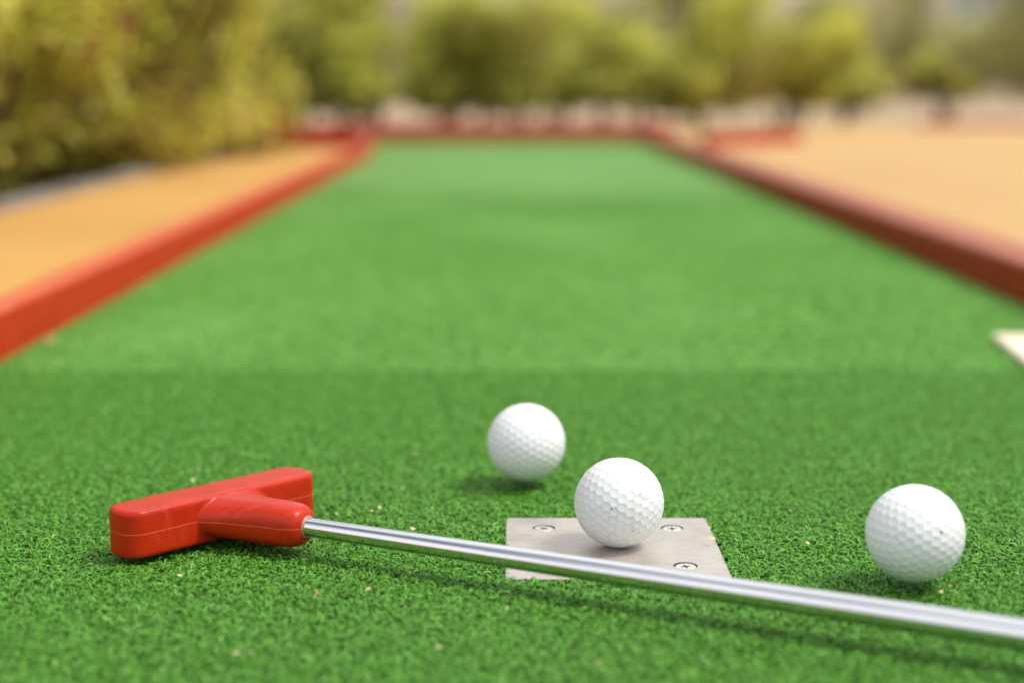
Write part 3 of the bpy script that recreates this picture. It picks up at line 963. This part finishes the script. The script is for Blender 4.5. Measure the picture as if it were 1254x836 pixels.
def stems_mesh(name, h, r, nst, spread, seed):
    rr = random.Random(seed)
    bm = bmesh.new()
    for s in range(nst):
        a = rr.random() * 6.28
        p_ = Vector((math.cos(a) * r * 1.2, math.sin(a) * r * 1.2, -0.02)) if nst > 1 else Vector((0, 0, -0.02))
        pts = []
        dirv = Vector((math.cos(a) * spread, math.sin(a) * spread, 1)).normalized()
        N = 7
        for i in range(N):
            pts.append((p_.copy(), r * (1 - 0.75 * i / (N - 1))))
            dirv = (dirv + Vector((rr.uniform(-.25, .25), rr.uniform(-.25, .25), 0.1))).normalized()
            p_ = p_ + dirv * h / N
            if i > 2:
                bd = (dirv + Vector((rr.uniform(-1, 1), rr.uniform(-1, 1), 0.2))).normalized()
                skin_branch([(p_ + bd * h * 0.3 * q_ / 3, r * 0.4 * (1 - q_ / 4)) for q_ in range(4)], bm, 5)
        skin_branch(pts, bm)
    return mesh_bm(bm, name, 60)

def plant(kind, loc, blobs, n, leaf, mat, label, cat, group, h, r, nst=3, spread=0.4, seed=0, warm=0.0, pal=0.0, stem='stems'):
    o = empty(kind, loc)
    tag(o, label, cat, group)
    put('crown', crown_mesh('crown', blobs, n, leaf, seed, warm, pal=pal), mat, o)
    put(stem, stems_mesh(stem, h, r, nst, spread, seed), M_BARK, o)
    return o

# left hedge: separate bushes along the strip
hedge = [(1.55, -1.12), (2.05, -1.12), (2.50, -1.09), (2.95, -1.05), (3.40, -1.00), (3.85, -0.93), (4.22, -0.99), (5.3, -1.06), (2.3, -1.75), (3.3, -1.75), (4.4, -1.6)]
for i, (y, x) in enumerate(hedge):
    bl = []
    for k in range(38):
        a = random.random() * 6.28
        rr_ = random.uniform(0.05, 0.31)
        z = random.uniform(0.07, 0.95) if k < 26 else random.uniform(0.05, 0.14)
        s = random.uniform(0.05, 0.12)
        bl.append(((math.cos(a) * rr_, math.sin(a) * rr_, z), (s, s, s * 0.85)))
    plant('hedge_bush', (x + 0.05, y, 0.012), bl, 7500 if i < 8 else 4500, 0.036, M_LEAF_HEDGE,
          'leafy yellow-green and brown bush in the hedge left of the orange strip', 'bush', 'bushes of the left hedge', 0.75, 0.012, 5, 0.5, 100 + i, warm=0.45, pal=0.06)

# shrubs behind the far kerb
row = [(-1.15, 6.5), (-0.84, 6.5), (-0.56, 6.5), (-0.29, 6.6), (0.03, 6.55), (0.36, 6.6), (0.78, 6.65), (1.12, 6.95), (-0.78, 7.6), (-0.16, 7.8), (0.20, 7.5), (0.62, 7.9), (1.55, 7.7)]
for i, (x, y) in enumerate(row):
    bl = []
    ht = (0.66, 0.68, 0.62, 0.54, 0.55, 0.47, 0.60, 0.44, 0.72, 0.50, 0.60, 0.56, 0.50)[i]
    for k in range(16):
        a = random.random() * 6.28
        z = random.uniform(0.20, ht) if k > 6 else random.uniform(0.15, 0.21)
        rr_ = random.uniform(0, 0.34) if k > 6 else random.uniform(0.08, 0.24)
        s = random.uniform(0.08, 0.13)
        bl.append(((math.cos(a) * rr_, math.sin(a) * rr_ * 0.8, z), (s, s, s * 0.8)))
    words = ['shrub with a dark stem behind the raised red kerb at the far left', 'bushy shrub just left of the far left lane corner', 'tall shrub behind the far left end of the end kerb',
             'low shrub behind the end kerb, second from the left lane corner', 'olive green shrub behind the middle of the end kerb', 'dark stemmed shrub behind the right half of the end kerb',
             'broad shrub behind the far right corner of the lane', 'small shrub behind the short red kerb on the orange paving',
             'taller shrub on the gravel in the second row at the left of the lane end', 'shrub in the second row behind the low shrub left of the middle', 'shrub in the second row just right of the middle of the end kerb', 'shrub in the second row behind the right end of the end kerb', 'loose shrub on the gravel right of the short red kerb'][i]
    plant('shrub', (x, y, 0.016), bl, 3400, 0.038, M_LEAF_MID, words, 'shrub', 'shrubs behind the far end kerb', ht, 0.012, 3, 0.25, 300 + i, warm=0.22, pal=(0.14 if i in (1, 2) else 0.06))

timber('timber_kerb', (1.72, 6.95), (3.6, 6.80), 0.06, 0.022, OZ - 0.001, M_KERB3, 'dark red kerb of a neighbouring lane at the far right', side=1)
sheet('neighbouring_lane', [(1.74, 7.03), (3.6, 6.88), (3.6, 7.38), (1.74, 7.36)], OZ + 0.004, M_TURF_FAR)
for i, (x, y, ht) in enumerate([(2.02, 7.75, 0.30), (2.62, 7.8, 0.34), (1.5, 8.6, 0.36)]):
    bl = [((random.uniform(-.12, .12), random.uniform(-.1, .1), random.uniform(0.16, ht)), (0.08, 0.08, 0.06)) for _ in range(9)]
    plant('shrub', (x, y, 0.02), bl, 1300, 0.036, M_LEAF_MID, ['small dark stemmed shrub behind the left end of the neighbouring lane', 'small dark stemmed shrub at the far right behind the neighbouring lane', 'small shrub on the gravel left of the neighbouring lane'][i], 'shrub', 'small shrubs near the neighbouring lane', ht, 0.016, 3, 0.3, 700 + i, warm=0.5)

# trees and tall shrubs beyond the gravel
far = [(-5.2, 15, 3.4), (-3.3, 16, 3.0), (-1.9, 17, 1.7), (-0.2, 18, 1.05), (1.05, 17.0, 0.98), (1.85, 18.0, 2.2), (3.4, 17.5, 0.95), (4.5, 18.5, 3.2), (5.8, 18, 1.5), (6.9, 19, 3.2), (-7.2, 17, 3.6)]
fl = ['tall pale tree at the far left behind the hedge', 'leafy tree behind the left hedge beyond the gravel', 'round bush beyond the gravel left of the lane end', 'low olive bush beyond the gravel straight behind the lane',
      'low bush beyond the gravel just right of the lane end', 'tree beyond the gravel behind the far right lane corner', 'low gappy bush under the pale gap on the right', 'tree with a grey trunk beyond the orange paving',
      'low bush between two trees at the far right', 'tall tree at the far right edge', 'tallest tree at the outer left']
for i, (x, y, ht) in enumerate(far):
    bl = []
    for k in range(int(14 + ht * 6)):
        a = random.random() * 6.28
        z = random.uniform(0.18, ht)
        rr_ = random.uniform(0, 0.62)
        s = random.uniform(0.25, 0.45)
        bl.append(((math.cos(a) * rr_, math.sin(a) * rr_ * 0.7, z), (s, s, s * 0.8)))
    big = ht >= 1.5
    plant('tree' if big else 'round_bush', (x, y, 0.02), bl, int(3500 + ht * 900), 0.085, M_LEAF_FAR, fl[i], 'tree' if big else 'bush', 'greenery beyond the gravel', ht * 0.9, 0.05 if big else 0.03, 1 if big else 3, 0.1 if big else 0.4, 500 + i,
          warm=0.4, stem='trunk' if big else 'stems')
# grassy far hedge mass that closes the view
bl = [((random.uniform(-13, 13), random.uniform(0, 2), random.uniform(0.1, 0.95)), (0.7, 0.5, 0.36)) for _ in range(150)]
o = put('far_scrub', crown_mesh('far_scrub', bl, 45000, 0.12, 900, 0.4), M_LEAF_FAR, None, (0, 20.5, 0.02))
tag(o, 'blurred olive scrub far behind the trees', 'scrub', kind='stuff')

# ------------------------------------------------------------------ far buildings
def building(name, loc, W, D, Ht, mat, label, cols, rz=0):
    b = empty(name, loc, rz)
    tag(b, label, 'building')
    bm = bmesh.new(); bmesh.ops.create_cube(bm, size=1)
    for v in bm.verts: v.co = Vector((v.co.x * W, v.co.y * D, (v.co.z + 0.5) * Ht))
    put('wall', mesh_bm(bm, 'wall'), mat, b)
    bm = bmesh.new()
    vs = [bm.verts.new(q) for q in ((-W / 2 - .4, -D / 2 - .4, Ht + .003), (W / 2 + .4, -D / 2 - .4, Ht + .003), (W / 2 + .4, D / 2 + .4, Ht + .003), (-W / 2 - .4, D / 2 + .4, Ht + .003), (-W / 2 + 2, 0, Ht + 2.4), (W / 2 - 2, 0, Ht + 2.4))]
    for f in ((0, 1, 5, 4), (1, 2, 5), (2, 3, 4, 5), (3, 0, 4), (3, 2, 1, 0)):
        bm.faces.new([vs[k] for k in f])
    put('roof', mesh_bm(bm, 'roof'), M_ROOF, b)
    for fl_ in range(int(Ht // 3)):
        for c in range(cols):
            x = -W / 2 + W * (c + 0.5) / cols
            bm = bmesh.new(); bmesh.ops.create_cube(bm, size=1)
            for v in bm.verts: v.co = Vector((x + v.co.x * 1.2, -D / 2 - 0.02 + v.co.y * 0.08, 3 * fl_ + 1.9 + v.co.z * 1.3))
            wn = put('window', mesh_bm(bm, 'window'), M_GREY_WALL, b)
            bm = bmesh.new(); bmesh.ops.create_cube(bm, size=1)
            for v in bm.verts: v.co = Vector((x + v.co.x * 1.05, -D / 2 - 0.065 + v.co.y * 0.02, 3 * fl_ + 1.9 + v.co.z * 1.15))
            put('pane', mesh_bm(bm, 'pane'), M_GLASS, wn)
building('long_building', (2.0, 62, 0.0), 26, 10, 6.2, M_PLAIN_WALL, 'pale beige building far behind the trees in the middle', 4)
building('grey_building', (24.5, 60, 0.0), 12, 10, 6.2, M_GREY_WALL, 'pale grey building far behind the trees at the right edge', 2)
print('done')
